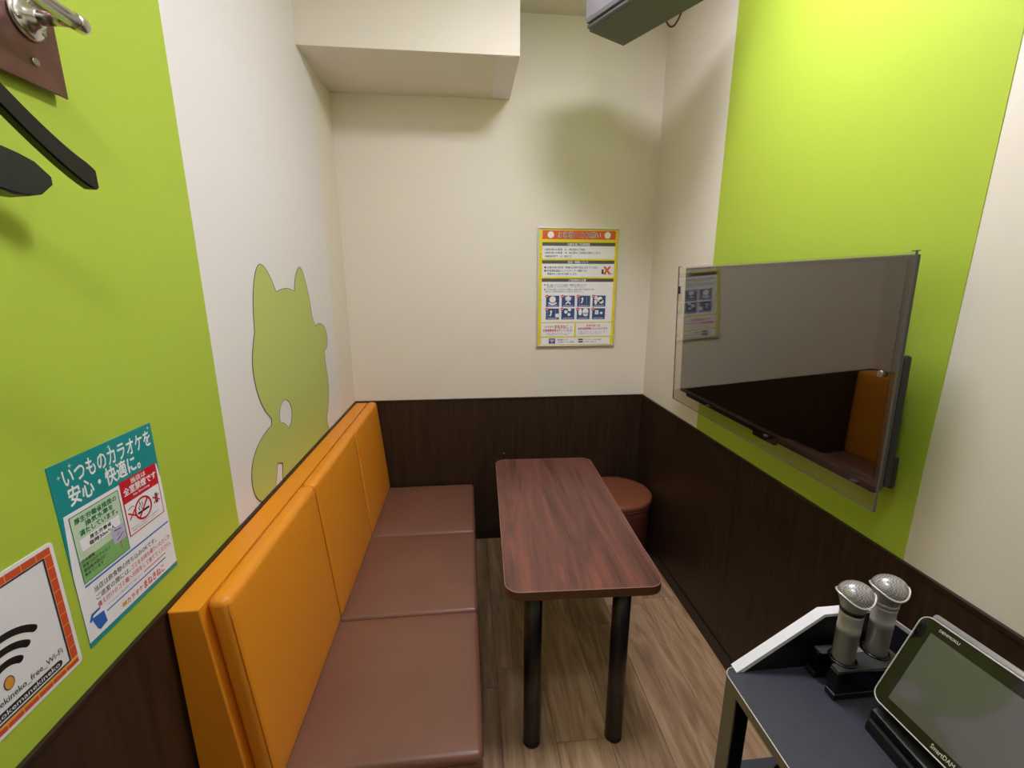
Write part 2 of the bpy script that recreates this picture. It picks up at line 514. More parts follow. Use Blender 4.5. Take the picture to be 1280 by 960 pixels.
st(box('baseboard_back', (0, -0.011, 0), (W, -0.006, 0.06), 'baseboard', bev=0.001))
st(box('baseboard_right', (W - 0.011, YF, 0), (W - 0.006, -0.011, 0.06), 'baseboard', bev=0.001))
st(box('baseboard_left', (0.006, YF, 0), (0.011, -0.011, 0.06), 'baseboard', bev=0.001))
cyl('wainscot_screw', (0.791, -0.006, 0.527), (0.791, -0.012, 0.527), 0.005, 'steel', wall_back, n=12, bev=0.001)

# door behind the camera
door = st(box('door_1', (0.42, YF, 0.0), (1.22, YF + 0.035, 2.05), 'door', bev=0.002))
box('door_frame', (0.36, YF, 0), (0.42, YF + 0.05, 2.11), 'wains_cap', door)
box('door_frame', (1.22, YF, 0), (1.28, YF + 0.05, 2.11), 'wains_cap', door)
box('door_frame', (0.42, YF, 2.05), (1.22, YF + 0.05, 2.11), 'wains_cap', door)
tube('door_handle', [(1.13, YF + 0.035, 1.0), (1.13, YF + 0.085, 1.0), (1.12, YF + 0.09, 1.0), (1.0, YF + 0.09, 1.0)], 0.009, 'steel', door)

# floor planks along y, each a piece
rnd = random.Random(4)
PW, PL, G = 0.178, 0.95, 0.0007
x = -0.028; ci = 0
while x < W:
    y = YF - rnd.uniform(0, 0.9)
    while y < 0:
        x0, x1 = max(x, 0), min(x + PW, W); y0, y1 = max(y, YF), min(y + PL, 0)
        if x1 - x0 > 0.01 and y1 - y0 > 0.01:
            cx, cy = (x0 + x1) / 2, (y0 + y1) / 2
            o = box('plank', (x0 + G - cx, y0 + G - cy, -0.004), (x1 - G - cx, y1 - G - cy, 0.0), 'plank', floor, bev=0.0006, seg=1)
            o.location = (cx, cy, 0)
        y += PL
    x += PW; ci += 1

# ================================================================== ceiling lamp and added fill light
for (lx, ly, hx, hy), lab in zip(LAMPS, ('large white ceiling lamp with glowing flat diffuser above the table', 'added fill light with small square glowing diffuser near the door')):
    lamp = thing('ceiling_or_fill_light', lab, 'lamp', (lx, ly, ZC))
    box('housing', (-hx - 0.02, -hy - 0.02, -0.022), (hx + 0.02, hy + 0.02, 0), 'white_film', lamp, bev=0.004)
    box('diffuser', (-hx, -hy, -0.034), (hx, hy, -0.0225), 'lamp' if hx > 0.11 else 'added_fill', lamp, bev=0.003)

# ================================================================== bench
bench = thing('bench', 'three-seat bench with orange padded back and brown seats along the left wall', 'bench')
panel = [(0.010, 0.02), (0.010, 0.845), (0.068, 0.845), (0.112, 0.33), (0.112, 0.02)]
prism('back_panel', panel, 'y', -1.535, -0.014, 'orange', bench, bev=0.003)
box('base', (0.113, -1.485, 0.0), (0.585, -0.016, 0.235), 'leather_dark', bench, bev=0.004)
BE = [-1.523, -1.004, -0.502, -0.018]
SE = [-1.497, -1.008, -0.510, -0.016]
for i in range(3):
    sh = lambda p: Vector((p.x + 0.070 + (0.853 - p.z) * 0.0868, p.y, p.z))
    c = rbox('back_cushion', (0.0, BE[i] + 0.001, 0.355), (0.046, BE[i + 1] - 0.001, 0.853), 0.018, 'orange', bench, mid=10,
             crown=(0.006, 0, 0), crown_axis=0, fn=sh)
    # stitched seam around the face
    e = 0.006
    pts = []
    for (y, z) in ((BE[i] + e, 0.375), (BE[i] + e, 0.838), (BE[i + 1] - e, 0.838), (BE[i + 1] - e, 0.375)):
        pts.append((y, z))
    path = []
    for a, b in zip(pts, pts[1:]):
        for k in range(12):
            t = k / 12
            yy, zz = a[0] + (b[0] - a[0]) * t, a[1] + (b[1] - a[1]) * t
            path.append(Vector((0.0405 + 0.070 + (0.853 - zz) * 0.0868, yy, zz)))
    tube('seam', path, 0.0016, 'orange_seam', c, n=6)
    s = rbox('seat_cushion', (0.118, SE[i] + 0.0012, 0.236), (0.617, SE[i + 1] - 0.0012, 0.357), 0.016, 'leather', bench, mid=14, crown=(0, 0, 0.012))
    zz = 0.337
    tube('seat_piping', [(0.6165, SE[i] + 0.016, zz - 0.002), (0.6172, SE[i + 1] - 0.016, zz - 0.002)], 0.0022, 'leather_dark', s, n=6)
    tube('seat_piping', [(0.16, SE[i] + 0.0015, zz), (0.601, SE[i] + 0.0015, zz)], 0.0022, 'leather_dark', s, n=6)

# ================================================================== table
TZ = 0.60
RZ = -0.036
tab = thing('table', 'narrow reddish wood table with rounded corners and black legs', 'table', (0.947, -0.762, 0), (0, 0, RZ))
hw, hl = 0.236, 0.485
prism('tabletop', rrect(-hw, -hl, hw, hl, 0.045, 8), 'z', TZ - 0.0012, TZ, 'table_wood', tab)
eb = prism('edge_band', rrect(-hw - 0.001, -hl - 0.001, hw + 0.001, hl + 0.001, 0.046, 8), 'z', TZ - 0.030, TZ - 0.0014, 'table_edge', tab, bev=0.002)
rp = [(p[0], p[1], TZ - 0.0008) for p in rrect(-hw - 0.0004, -hl - 0.0004, hw + 0.0004, hl + 0.0004, 0.0455, 8)]
tube('edge_line', rp, 0.0013, 'table_line', tab, n=6, closed=True)
for sx in (-0.150, 0.122):
    for sy in (-hl + 0.045, hl - 0.075):
        l = cyl('leg', (sx, sy, 0.004), (sx, sy, TZ - 0.030), 0.0275, 'black_metal', tab, n=32)
        cyl('foot_cap', (sx, sy, 0.0), (sx, sy, 0.012), 0.0285, 'black', l, n=32, bev=0.003)

# ================================================================== stool
stool = thing('stool', 'round brown leatherette stool in the corner behind the table', 'stool', (1.380, -0.212, 0))
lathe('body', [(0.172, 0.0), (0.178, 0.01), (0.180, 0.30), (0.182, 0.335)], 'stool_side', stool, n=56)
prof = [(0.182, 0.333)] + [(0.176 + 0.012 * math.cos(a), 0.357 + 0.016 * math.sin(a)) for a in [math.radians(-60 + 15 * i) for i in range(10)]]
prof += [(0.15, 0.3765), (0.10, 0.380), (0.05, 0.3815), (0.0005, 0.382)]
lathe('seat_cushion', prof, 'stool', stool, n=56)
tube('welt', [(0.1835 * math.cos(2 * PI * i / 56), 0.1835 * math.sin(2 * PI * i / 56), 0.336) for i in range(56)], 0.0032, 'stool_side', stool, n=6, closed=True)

# ================================================================== television with acrylic guard
TX = 1.482
tv = thing('television', 'large dark flat television on the lime green wall', 'television', (TX, -1.062, 1.268), (0, -0.041, 0))
ty0, ty1, tz0, tz1 = -0.461, 0.466, -0.248, 0.255
box('casing', (0.0, ty0, tz0), (0.012, ty1, tz1), 'tv_plastic', tv, bev=0.003)
box('rear_housing', (0.0115, ty0 + 0.003, tz0 + 0.004), (0.036, ty1 - 0.02, tz0 + 0.30), 'black', tv, bev=0.006)
box('port_housing', (0.0355, ty0 + 0.006, tz0 - 0.004), (0.052, ty1 - 0.10, tz0 + 0.075), 'black', tv, bev=0.008)
scr = box('screen', (-0.0015, ty0 + 0.013, tz0 + 0.018), (0.0005, ty1 - 0.010, tz1 - 0.010), 'tv_screen', tv)
box('bottom_trim', (-0.003, ty0 + 0.006, tz0 - 0.008), (0.012, ty1 - 0.06, tz0 + 0.008), 'black_gloss', tv, bev=0.002)
box('sensor', (-0.004, -0.13, tz0 - 0.02), (0.010, -0.03, tz0 - 0.006), 'black_gloss', tv, bev=0.003)
box('wall_mount', (0.0355, -0.18, -0.16), (W - TX - 0.010, 0.18, 0.0), 'black_metal', tv, bev=0.003)
guard = thing('screen_guard', 'clear acrylic sheet hung in front of the television', 'screen guard', (1.4755, -1.0415, 1.2515), (0, -0.041, 0))
box('acrylic_sheet', (-0.002, -0.4885, -0.2765), (0.002, 0.4885, 0.2765), 'acrylic', guard)
for ye in (-0.4885, 0.4885):
    box('sheet_edge', (-0.0022, ye - 0.0008, -0.2767), (0.0022, ye + 0.0008, 0.2767), 'p_grey', guard)
box('sheet_edge', (-0.0022, -0.4877, -0.2773), (0.0022, 0.4877, -0.2762), 'p_grey', guard)
box('hook', (-0.0025, -0.4885, 0.2765), (0.008, -0.480, 0.2782), 'tv_plastic', guard)
box('hook', (-0.0025, 0.480, 0.2765), (0.008, 0.4885, 0.2782), 'tv_plastic', guard)
for y in (-1.47, -1.16, -0.83):
    box('clip', (-0.0035, y + 1.0415 - 0.008, -0.235), (0.0045, y + 1.0415 + 0.008, -0.229), 'tv_plastic', guard, bev=0.001)
cyl('standoff', (-0.0045, -0.455, 0.028), (0.004, -0.455, 0.028), 0.0075, 'steel', guard, n=20, bev=0.001)
box('side_clip', (-0.0035, 0.474, 0.17), (0.0035, 0.480, 0.20), 'black', guard)

# ================================================================== speaker
LA = Vector((0.47, -0.883, 0)).normalized()
spk = thing('speaker', 'grey box loudspeaker hanging under the ceiling above the stool corner', 'speaker', (1.033, -0.627, 2.300), (0, 0, math.atan2(LA.y, LA.x)))
# local x = long axis, local y = depth (towards the wall corner)
SL, SD, SH = 0.375, 0.170, 0.165
prism('cabinet', [(0.006, 0.0), (0.0, 0.012), (0.0, SH - 0.012), (0.006, SH), (SD * 0.98, SH), (SD, SH - 0.004), (SD, 0.0)], 'x', 0.0, SL, 'spk_body', spk, bev=0.006, seg=3,
      fn=lambda p: Vector((p.x, p.y, p.z)))
g = prism('grille', [(-0.016, 0.018), (-0.020, 0.028), (-0.020, SH - 0.024), (-0.014, SH - 0.012), (0.003, SH - 0.012), (0.003, 0.018)], 'x', 0.006, SL - 0.006, 'spk_grille', spk, bev=0.005, seg=3)
box('lip', (0.004, -0.010, 0.006), (SL - 0.004, 0.004, 0.0145), 'spk_lip', spk, bev=0.003)
cyl('mount_pole', (SL * 0.5, SD * 0.55, SH), (SL * 0.5, SD * 0.55, ZC - 2.300), 0.014, 'spk_body', spk)
cyl('mount_plate', (SL * 0.5, SD * 0.55, ZC - 2.300 - 0.006), (SL * 0.5, SD * 0.55, ZC - 2.300), 0.045, 'spk_body', spk, bev=0.001)
cp = []
for i in range(21):
    t = i / 20
    cp.append((0.17 + 0.075 * t, SD + 0.012, 0.03 - 0.048 * math.sin(PI * t) ** 0.8))
cp = [(0.17, SD - 0.004, 0.03)] + cp + [(0.245, SD - 0.004, 0.03)]
tube('cable', cp, 0.0028, 'cable', spk, n=8)

# ================================================================== coat rail and hangers
rail = thing('coat_rail', 'chrome coat rail on a brown metal plate, lime green wall', 'coat rail', (0.0016, -1.53, 1.734))
prism('plate', [(0.0, 0.0), (0.0, 0.165), (-0.50, 0.165), (-0.50, 0.0)], 'x', 0.012, 0.0155, 'bronze', rail, bev=0.0008)
box('spacer', (0.0, -0.49, 0.012), (0.012, -0.022, 0.15), 'wains_cap', rail)
for yy in (-0.045, -0.455):
    fl = lathe('flange', [(0.0005, 0.0), (0.0265, 0.0), (0.0272, 0.003), (0.022, 0.006), (0.014, 0.010), (0.011, 0.018), (0.0005, 0.018)], 'chrome', rail, n=32)
    fl.location = (0.0155, yy, 0.083); fl.rotation_euler = (0, PI / 2, 0)
    for a in (0.9, 0.9 + 2 * PI / 3, 0.9 + 4 * PI / 3):
        cyl('screw', (0.020 * math.cos(a), 0.020 * math.sin(a), 0.005), (0.020 * math.cos(a), 0.020 * math.sin(a), 0.0082), 0.0028, 'steel', fl, n=10)
    cyl('post', (0.030, yy, 0.083), (0.072, yy, 0.083), 0.0085, 'chrome', rail)
cyl('rail', (0.074, -0.032, 0.083), (0.074, -0.49, 0.083), 0.0095, 'chrome', rail, n=28)
ec = lathe('end_cap', [(0.0108, 0.0), (0.0112, 0.001), (0.0112, 0.012)] + [(0.0112 * math.cos(math.radians(a)), 0.012 + 0.0095 * math.sin(math.radians(a))) for a in (15, 35, 55, 75, 89.9)], 'chrome', rail, n=28)
ec.location = (0.074, -0.044, 0.083); ec.rotation_euler = (-PI / 2, 0, 0)
cyl('plate_screw', (0.0155, -0.046, 0.030), (0.0185, -0.046, 0.030), 0.0055, 'steel', rail, n=16, bev=0.0015)

def hanger(label, loc, rotz, curve, th0, th1, hgt):
    """black plastic hanger; hook crown at the local origin, arms along +-y; curve(t) gives the arm's fall"""
    h = thing('coat_hanger', label, 'coat hanger', loc, (0, 0, rotz), 'black hangers on the coat rail')
    hook = []
    for i in range(20):
        a = math.radians(200 - 235 * i / 19)
        hook.append((0.0125 * math.cos(a), 0.0, -0.0125 + 0.0125 * math.sin(a)))
    hook += [(0.006, 0, -0.030), (0.001, 0, -0.040), (0, 0, -0.050), (0, 0, -0.075)]
    c, s_ = math.cos(-rotz), math.sin(-rotz)
    hook = [(p[0] * c, p[0] * s_, p[2]) for p in hook]       # the wire crook is turned square to the rail
    tube('hook', hook, 0.0026, 'chrome', h, n=8)
    for s in (-1, 1):
        N = 18
        vs, fs = [], []
        for i in range(N + 1):
            t = i / N
            y = s * 0.205 * t
            z = -0.072 - curve(t)
            hh = hgt(t) - (0.004 if i == N else 0)
            th = th0 + (th1 - th0) * t
            for (dx, dz) in ((-th, -hh), (th, -hh), (th, hh), (-th, hh)):
                vs.append((dx, y, z + dz))
        for i in range(N):
            a, b = i * 4, i * 4 + 4
            for j in range(4): fs.append((a + j, a + (j + 1) % 4, b + (j + 1) % 4, b + j))
        fs += [(0, 1, 2, 3), (N * 4 + 3, N * 4 + 2, N * 4 + 1, N * 4)]
        bm = bmesh.new()
        me = bpy.data.meshes.new('arm'); me.from_pydata(vs, [], fs)
        bm.from_mesh(me); bpy.data.meshes.remove(me)
        bmesh.ops.recalc_face_normals(bm, faces=bm.faces)
        es = [e for e in bm.edges if e.calc_face_angle(0) > 0.9]
        bmesh.ops.bevel(bm, geom=es, offset=0.0022, segments=2, affect='EDGES')
        link('arm', from_bm(bm, 'arm'), 'black', h, smooth=False)
    return h
RAIL_TOP = 1.734 + 0.083 + 0.0095 + 0.0028
hanger('slim black plastic coat hanger closest to the end of the chrome rail', (0.0756, -1.806, RAIL_TOP), math.radians(-1),
       lambda t: 0.148 * (1 - (1 - t) ** 1.35), 0.006, 0.0075, lambda t: 0.015 + 0.002 * t)
hanger('black plastic coat hanger with wide curved arms on the chrome rail', (0.0756, -1.958, RAIL_TOP), math.radians(-20),
       lambda t: 0.182 * (1 - (1 - t) ** 2.3), 0.009, 0.017, lambda t: 0.017 + 0.006 * t if t < 0.8 else 0.0218 * math.sqrt(max(0.1, 1 - ((t - 0.8) / 0.2) ** 2)) + 0.001)

# ================================================================== cat silhouette decal on the left wall
cat_out = [(-.926, 1.519), (-.893, 1.505), (-.862, 1.472), (-.839, 1.437), (-.795, 1.445), (-.743, 1.447), (-.686, 1.437), (-.669, 1.478), (-.641, 1.507),
           (-.613, 1.520), (-.587, 1.503), (-.559, 1.447), (-.544, 1.394), (-.535, 1.339), (-.508, 1.296), (-.479, 1.303), (-.430, 1.299), (-.389, 1.275),
           (-.375, 1.231), (-.393, 1.197), (-.430, 1.190), (-.429, 1.130), (-.418, 1.066), (-.428, .993), (-.457, .938), (-.480, .902), (-.466, .8525),
           (-1.106, .8525), (-1.131, .879), (-1.143, .920), (-1.137, .959), (-1.116, .992), (-1.077, 1.019), (-1.027, 1.036), (-.985, 1.044), (-.980, 1.063),
           (-1.017, 1.103), (-1.043, 1.152), (-1.054, 1.205), (-1.051, 1.252), (-1.035, 1.294), (-1.015, 1.331), (-1.007, 1.390), (-.991, 1.445),
           (-.972, 1.484), (-.951, 1.509)]
corner = {3, 6, 14, 20, 26, 27, 34, 35, 41}
def smooth_outline(pts, corners, sub=5):
    out = []
    n = len(pts)
    for i in range(n):
        j = (i + 1) % n
        p1, p2 = pts[i], pts[j]
        p0 = pts[i - 1] if i not in corners else (2 * p1[0] - p2[0], 2 * p1[1] - p2[1])
        p3 = pts[(j + 1) % n] if j not in corners else (2 * p2[0] - p1[0], 2 * p2[1] - p1[1])
        if i in (26,):
            out.append(p1); continue
        for s in range(sub):
            t = s / sub
            out.append(tuple(0.5 * (2 * p1[k] + (p2[k] - p0[k]) * t + (2 * p0[k] - 5 * p1[k] + 4 * p2[k] - p3[k]) * t * t
                                    + (-p0[k] + 3 * p1[k] - 3 * p2[k] + p3[k]) * t ** 3) for k in range(2)))
    return out
oval = smooth_outline([(-.868, 1.093), (-.837, 1.075), (-.825, 1.041), (-.839, 1.010), (-.866, .994), (-.890, 1.017), (-.925, 1.034), (-.922, 1.061), (-.899, 1.087)], {4, 6}, 4)
slit = [(-.978, .918), (-.943, .903), (-.956, .8525), (-1.010, .8525), (-.990, .893)]
def decal():
    cu = bpy.data.curves.new('cat', 'CURVE'); cu.dimensions = '2D'; cu.fill_mode = 'BOTH'; cu.extrude = 0.0007
    outl = smooth_outline(cat_out, corner)
    # the slit opens onto the lower edge: cut it into the outline
    k = max(i for i, p in enumerate(outl) if abs(p[1] - .8525) < 1e-6 and abs(p[0] + .466) < 1e-6)
    outl = outl[:k + 1] + [(-.956, .8525), (-.943, .903), (-.978, .918), (-.990, .893), (-1.010, .8525)] + outl[k + 1:]
    for poly in (outl, oval):
        s = cu.splines.new('POLY'); s.points.add(len(poly) - 1); s.use_cyclic_u = True
        for p, q in zip(s.points, poly): p.co = (q[0], q[1], 0, 1)
    o = bpy.data.objects.new('tmp', cu); COL.objects.link(o)
    dg = bpy.context.evaluated_depsgraph_get()
    me = bpy.data.meshes.new_from_object(o.evaluated_get(dg), depsgraph=dg)
    bpy.data.objects.remove(o); bpy.data.curves.remove(cu)
    for v in me.vertices: v.co = (v.co.z, v.co.x, v.co.y)
    me.materials.clear()
    ob = link('wall_decal', me, 'cat_green')
    ob.location.x = FT + 0.0007
    tag(ob, 'olive green beckoning cat silhouette decal on the white wall', 'wall decal')
    # fine dark cut line round the film
    tube('cut_edge', [(0.0006, p[0], p[1]) for p in outl], 0.0011, 'p_grey', ob, n=6, closed=True)
    tube('cut_edge', [(0.0006, p[0], p[1]) for p in oval], 0.0009, 'p_grey', ob, n=6, closed=True)
decal()

# ================================================================== framed notice on the back wall
fx0, fx1, fz0, fz1 = 0.967, 1.396, 1.130, 1.738
fw, fh = fx1 - fx0, fz1 - fz0
notice = thing('framed_notice', 'aluminium framed yellow house rules notice on the cream wall', 'notice', (fx0, -0.0105, fz0), (PI / 2, 0, 0))
S = Sheet(notice, fw, fh)
box('backing', (0.004, 0.004, -0.010), (fw - 0.004, fh - 0.004, 0.0005), 'p_grey', notice)
for nm, lo, hi in (('frame_bar', (0, 0, -0.0105), (0.008, fh, 0.006)), ('frame_bar', (fw - 0.008, 0, -0.0105), (fw, fh, 0.006)),
                   ('frame_bar', (0.008, 0, -0.0105), (fw - 0.008, 0.008, 0.006)), ('frame_bar', (0.008, fh - 0.008, -0.0105), (fw - 0.008, fh, 0.006))):
    box(nm, lo, hi, 'alu', notice, bev=0.002)
S.rect('print_sheet', 0.02, 0.015, 0.98, 0.985, 'p_yellow', 0)
S.rect('title_band', 0.055, 0.905, 0.945, 0.975, 'p_orange', 1)
S.text('お客様へのお願い', 0.245, 0.916, 0.76, 0.965, 'p_white', 2, bold=0.05)
S.text('お客様へのお願い', 0.25, 0.9175, 0.755, 0.9635, 'p_dimgrey', 3, bold=0.004)
for u in (0.155, 0.845): S.disc('emblem', u, 0.940, 0.0165, 'p_white', 2)
def sect(v0, v1, head, hu0, hu1):
    S.rect('white_panel', 0.055, v0, 0.945, v1, 'p_white', 1)
    S.rect('grey_bar', 0.055, v1 - 0.028, 0.945, v1, 'p_grey', 2)
    S.text(head, hu0, v1 - 0.025, hu1, v1 - 0.004, 'p_white', 3, bold=0.02)
sect(0.748, 0.880, '18歳未満ご利用時間', 0.36, 0.63)
sect(0.598, 0.735, '飲酒・喫煙について', 0.37, 0.62)
sect(0.215, 0.585, 'ご利用時の注意', 0.385, 0.60)
for v, s, u0, u1 in ((0.813, '16歳未満のお客様　22　時以降のご利用、', 0.085, 0.58), (0.787, '18歳未満のお客様　18　時以降のご利用はお断りします。', 0.085, 0.77), (0.758, '（保護者同伴で　23　時まで）', 0.085, 0.41)):
    S.text(s, u0, v, u1, v + 0.019, 'p_dimgrey', 2, bold=0.012)
for v, s, u0, u1 in ((0.667, '■ 20歳未満の飲酒・喫煙は法律で禁止されています。', 0.085, 0.745), (0.640, '■ 飲酒運転撲滅ハンドルキーパー運動への', 0.085, 0.60), (0.614, '積極的なご協力をお願いします。', 0.12, 0.49)):
    S.text(s, u0, v, u1, v + 0.019, 'p_dimgrey', 2, bold=0.012)
S.stroke('red_cross', [(0.82, 0.685), (0.895, 0.622)], 0.010, 'p_orange', 4); S.stroke('red_cross', [(0.895, 0.685), (0.82, 0.622)], 0.010, 'p_orange', 5)
S.rect('pictogram', 0.79, 0.622, 0.815, 0.662, 'p_dimgrey', 2); S.rect('pictogram', 0.82, 0.618, 0.845, 0.640, 'p_dimgrey', 2); S.rect('pictogram', 0.875, 0.621, 0.92, 0.630, 'p_gold', 2)
for v, s, u0, u1, c in ((0.524, '■ 汚損、破損、ないようにご利用は、清掃費をご請求いたします', 0.085, 0.61, 'p_dimgrey'), (0.509, '　お支払いいただきます。ご了承ください。', 0.12, 0.6, 'p_grey'),
                        (0.487, '■以下の行為はお断りしております。お客様には、退店をお願いする場合があります。', 0.085, 0.71, 'p_dimgrey'), (0.469, '退店により入室料金の返金はいたしかねます。御了承ください。', 0.10, 0.58, 'p_dimgrey')):
    S.text(s, u0, v, u1, v + 0.014, c, 2, bold=0.008)
for r in range(2):
    for c in range(4):
        u0 = 0.112 + c * 0.194; v0 = 0.346 - r * 0.109
        t = S.rect('pictogram_tile', u0, v0, u0 + 0.163, v0 + 0.095, 'p_navy', 2)
        W_ = lambda *a, **k: S.disc('pictogram', *a, 'p_white', 3, parent=t, **k)
        cu, cv = u0 + 0.08, v0 + 0.055
        if (r, c) == (0, 0): W_(cu, cv + 0.008, 0.017); S.stroke('pictogram', [(cu - 0.05, cv - 0.02), (cu - 0.015, cv - 0.032), (cu + 0.015, cv - 0.032), (cu + 0.05, cv - 0.02)], 0.008, 'p_white', 3, parent=t)
        elif (r, c) == (0, 1):
            W_(cu, cv + 0.02, 0.011)
            S.stroke('pictogram', [(cu, cv + 0.01), (cu, cv - 0.012), (cu - 0.03, cv - 0.03)], 0.007, 'p_white', 3, parent=t); S.stroke('pictogram', [(cu, cv - 0.012), (cu + 0.03, cv - 0.03)], 0.007, 'p_white', 3, parent=t)
            S.stroke('pictogram', [(cu - 0.035, cv + 0.028), (cu - 0.025, cv + 0.002), (cu + 0.025, cv + 0.002), (cu + 0.035, cv + 0.028)], 0.006, 'p_white', 3, parent=t)
        elif (r, c) == (0, 2) or (r, c) == (1, 0):
            S.stroke('pictogram', [(cu - 0.055, cv - 0.03), (cu - 0.055, cv + 0.03)], 0.0015, 'p_lilac', 3, parent=t); S.stroke('pictogram', [(cu + 0.04, cv - 0.03), (cu + 0.04, cv + 0.03)], 0.0015, 'p_lilac', 3, parent=t)
            W_(cu - 0.015, cv + 0.014, 0.006); S.stroke('pictogram', [(cu - 0.015, cv + 0.008), (cu - 0.017, cv - 0.01), (cu - 0.03, cv - 0.025)], 0.007, 'p_white', 3, parent=t)
            if r == 1: W_(cu + 0.06, cv - 0.02, 0.011)
        elif (r, c) == (0, 3): W_(cu - 0.04, cv + 0.02, 0.010); W_(cu - 0.04, cv - 0.01, 0.016, ru=0.008); W_(cu + 0.012, cv + 0.008, 0.014); W_(cu + 0.03, cv - 0.01, 0.012)
        elif (r, c) == (1, 1): W_(cu - 0.025, cv + 0.01, 0.009); W_(cu + 0.02, cv + 0.03, 0.009); W_(cu + 0.015, cv - 0.012, 0.008)
        elif (r, c) == (1, 2): W_(cu - 0.038, cv + 0.008, 0.018, ru=0.010); W_(cu + 0.028, cv + 0.014, 0.016); W_(cu + 0.03, cv - 0.012, 0.010, ru=0.014)
        else: S.rect('pictogram', cu - 0.045, cv - 0.012, cu, cv + 0.024, 'p_white', 3, parent=t); W_(cu - 0.022, cv + 0.005, 0.005, ru=0.004); W_(cu + 0.035, cv, 0.007)
        S.rect('caption', u0 + 0.02, v0 + 0.007, u0 + 0.143, v0 + 0.014, 'p_lilac', 3, parent=t)
        d = S.disc('prohibition_dot', u0 + 0.008, v0 + 0.088, 0.0085, 'p_red', 4, parent=t)
        S.rect('pictogram', u0 - 0.004, v0 + 0.085, u0 + 0.02, v0 + 0.091, 'p_white', 5, parent=t)
S.rect('white_panel', 0.055, 0.090, 0.475, 0.205, 'p_white', 1)
S.rect('white_panel', 0.495, 0.090, 0.945, 0.205, 'p_white', 1)
S.rect('white_panel', 0.055, 0.020, 0.935, 0.078, 'p_white', 1)
S.text('カラオケ', 0.10, 0.164, 0.215, 0.181, 'p_red', 2, bold=0.02)
S.text('まねきねこ', 0.225, 0.158, 0.40, 0.188, 'p_red', 2, bold=0.05)
S.text('は', 0.425, 0.164, 0.445, 0.178, 'p_red', 2, bold=0.02)
S.text('全室禁煙営業を行っています！', 0.078, 0.131, 0.45, 0.153, 'p_red', 2, bold=0.05)
S.text('お客様のご理解とご協力をお願いいたします', 0.12, 0.112, 0.42, 0.120, 'p_grey', 2)
S.text('※一部店舗を除きます　詳しくは店舗へ', 0.12, 0.100, 0.40, 0.108, 'p_grey', 2)
S.text('まねきねこは', 0.63, 0.174, 0.80, 0.192, 'p_red', 2, bold=0.04)
S.text('全店全面禁煙になっております', 0.52, 0.146, 0.90, 0.167, 'p_red', 2, bold=0.04)
S.text('ご理解・ご協力をよろしくお願い申し上げます', 0.53, 0.122, 0.88, 0.130, 'p_grey', 2)
S.text('喫煙所はございません', 0.53, 0.108, 0.82, 0.116, 'p_grey', 2)
S.rect('emblem', 0.155, 0.026, 0.235, 0.071, 'p_purple', 2)
S.poly('emblem', [(0.165, 0.062), (0.225, 0.062), (0.222, 0.05), (0.203, 0.042), (0.203, 0.032), (0.187, 0.032), (0.187, 0.042), (0.168, 0.05)], 'p_lilac', 3)
S.text('著作権について', 0.265, 0.052, 0.40, 0.067, 'p_dimgrey', 2, bold=0.015)
S.text('ご利用ルールとお願い', 0.265, 0.032, 0.48, 0.046, 'p_dimgrey', 2, bold=0.01)
for v in (0.056, 0.036):
    S.rect('grey_bar', 0.53, v - 0.003, 0.59, v + 0.010, 'p_dimgrey', 2)
S.text('カラオケルーム 本社お客様', 0.60, 0.052, 0.82, 0.065, 'p_grey', 2); S.text('お問い合わせ', 0.60, 0.033, 0.77, 0.045, 'p_grey', 2)
for (u, v) in ((0.035, 0.78), (0.965, 0.90), (0.035, 0.60), (0.965, 0.66), (0.035, 0.40), (0.965, 0.47), (0.965, 0.28)):
    S.stroke('border_motif', [(u - 0.012, v), (u, v + 0.01), (u + 0.012, v)], 0.0025, 'p_gold', 1); S.stroke('border_motif', [(u - 0.012, v - 0.02), (u + 0.010, v - 0.018)], 0.0025, 'p_gold', 1)

# ================================================================== teal notice on the left wall
pa = thing('poster', 'teal and white no smoking notice with Japanese text on the green wall', 'poster', (0.0016, -1.686, 0.908), (PI / 2, 0, PI / 2 - 0.0))
pw, ph = 0.2125, 0.303
A = Sheet(pa, pw, ph)
box('sheet', (0, 0, 0), (pw, ph, 0.0011), 'teal', pa)
A.poly('white_area', [(0.0, 0.03), (1.0, 0.03), (1.0, 0.62), (0.98, 0.735), (0.035, 0.735), (0.0, 0.42)], 'p_white', 0)
A.text('いつものカラオケを', 0.10, 0.868, 0.965, 0.962, 'p_white', 0, bold=0.022)
A.text('安心・快適に。', 0.11, 0.762, 0.80, 0.862, 'p_white', 0, bold=0.030)
for (u, v) in ((0.07, 0.93), (0.17, 0.965), (0.96, 0.975), (0.52, 0.97)):
    A.poly('sparkle', [(u, v + 0.014), (u + 0.004, v + 0.003), (u + 0.018, v), (u + 0.004, v - 0.003), (u, v - 0.014), (u - 0.004, v - 0.003), (u - 0.018, v), (u - 0.004, v + 0.003)], 'p_green_pale', 0)
A.rect('green_panel', 0.065, 0.345, 0.515, 0.715, 'p_green_pale', 1)
A.rect('green_panel', 0.065, 0.345, 0.515, 0.47, 'p_green', 2)
A.frame('green_border', 0.065, 0.345, 0.515, 0.715, 0.0012, 'p_greentext', 3)
for v, s, u0, u1 in ((0.664, '厚生労働省推奨の', 0.10, 0.485), (0.628, '換気水準を', 0.18, 0.44), (0.592, '満たしています。', 0.12, 0.47)):
    A.text(s, u0, v, u1, v + 0.031, 'p_greentext', 3, bold=0.03)
A.rect('white_box', 0.105, 0.512, 0.475, 0.578, 'p_white', 3)
A.text('厚生労働省', 0.19, 0.549, 0.39, 0.572, 'p_black', 4, bold=0.02); A.text('毎時30m³/人', 0.175, 0.519, 0.42, 0.543, 'p_black', 4, bold=0.03)
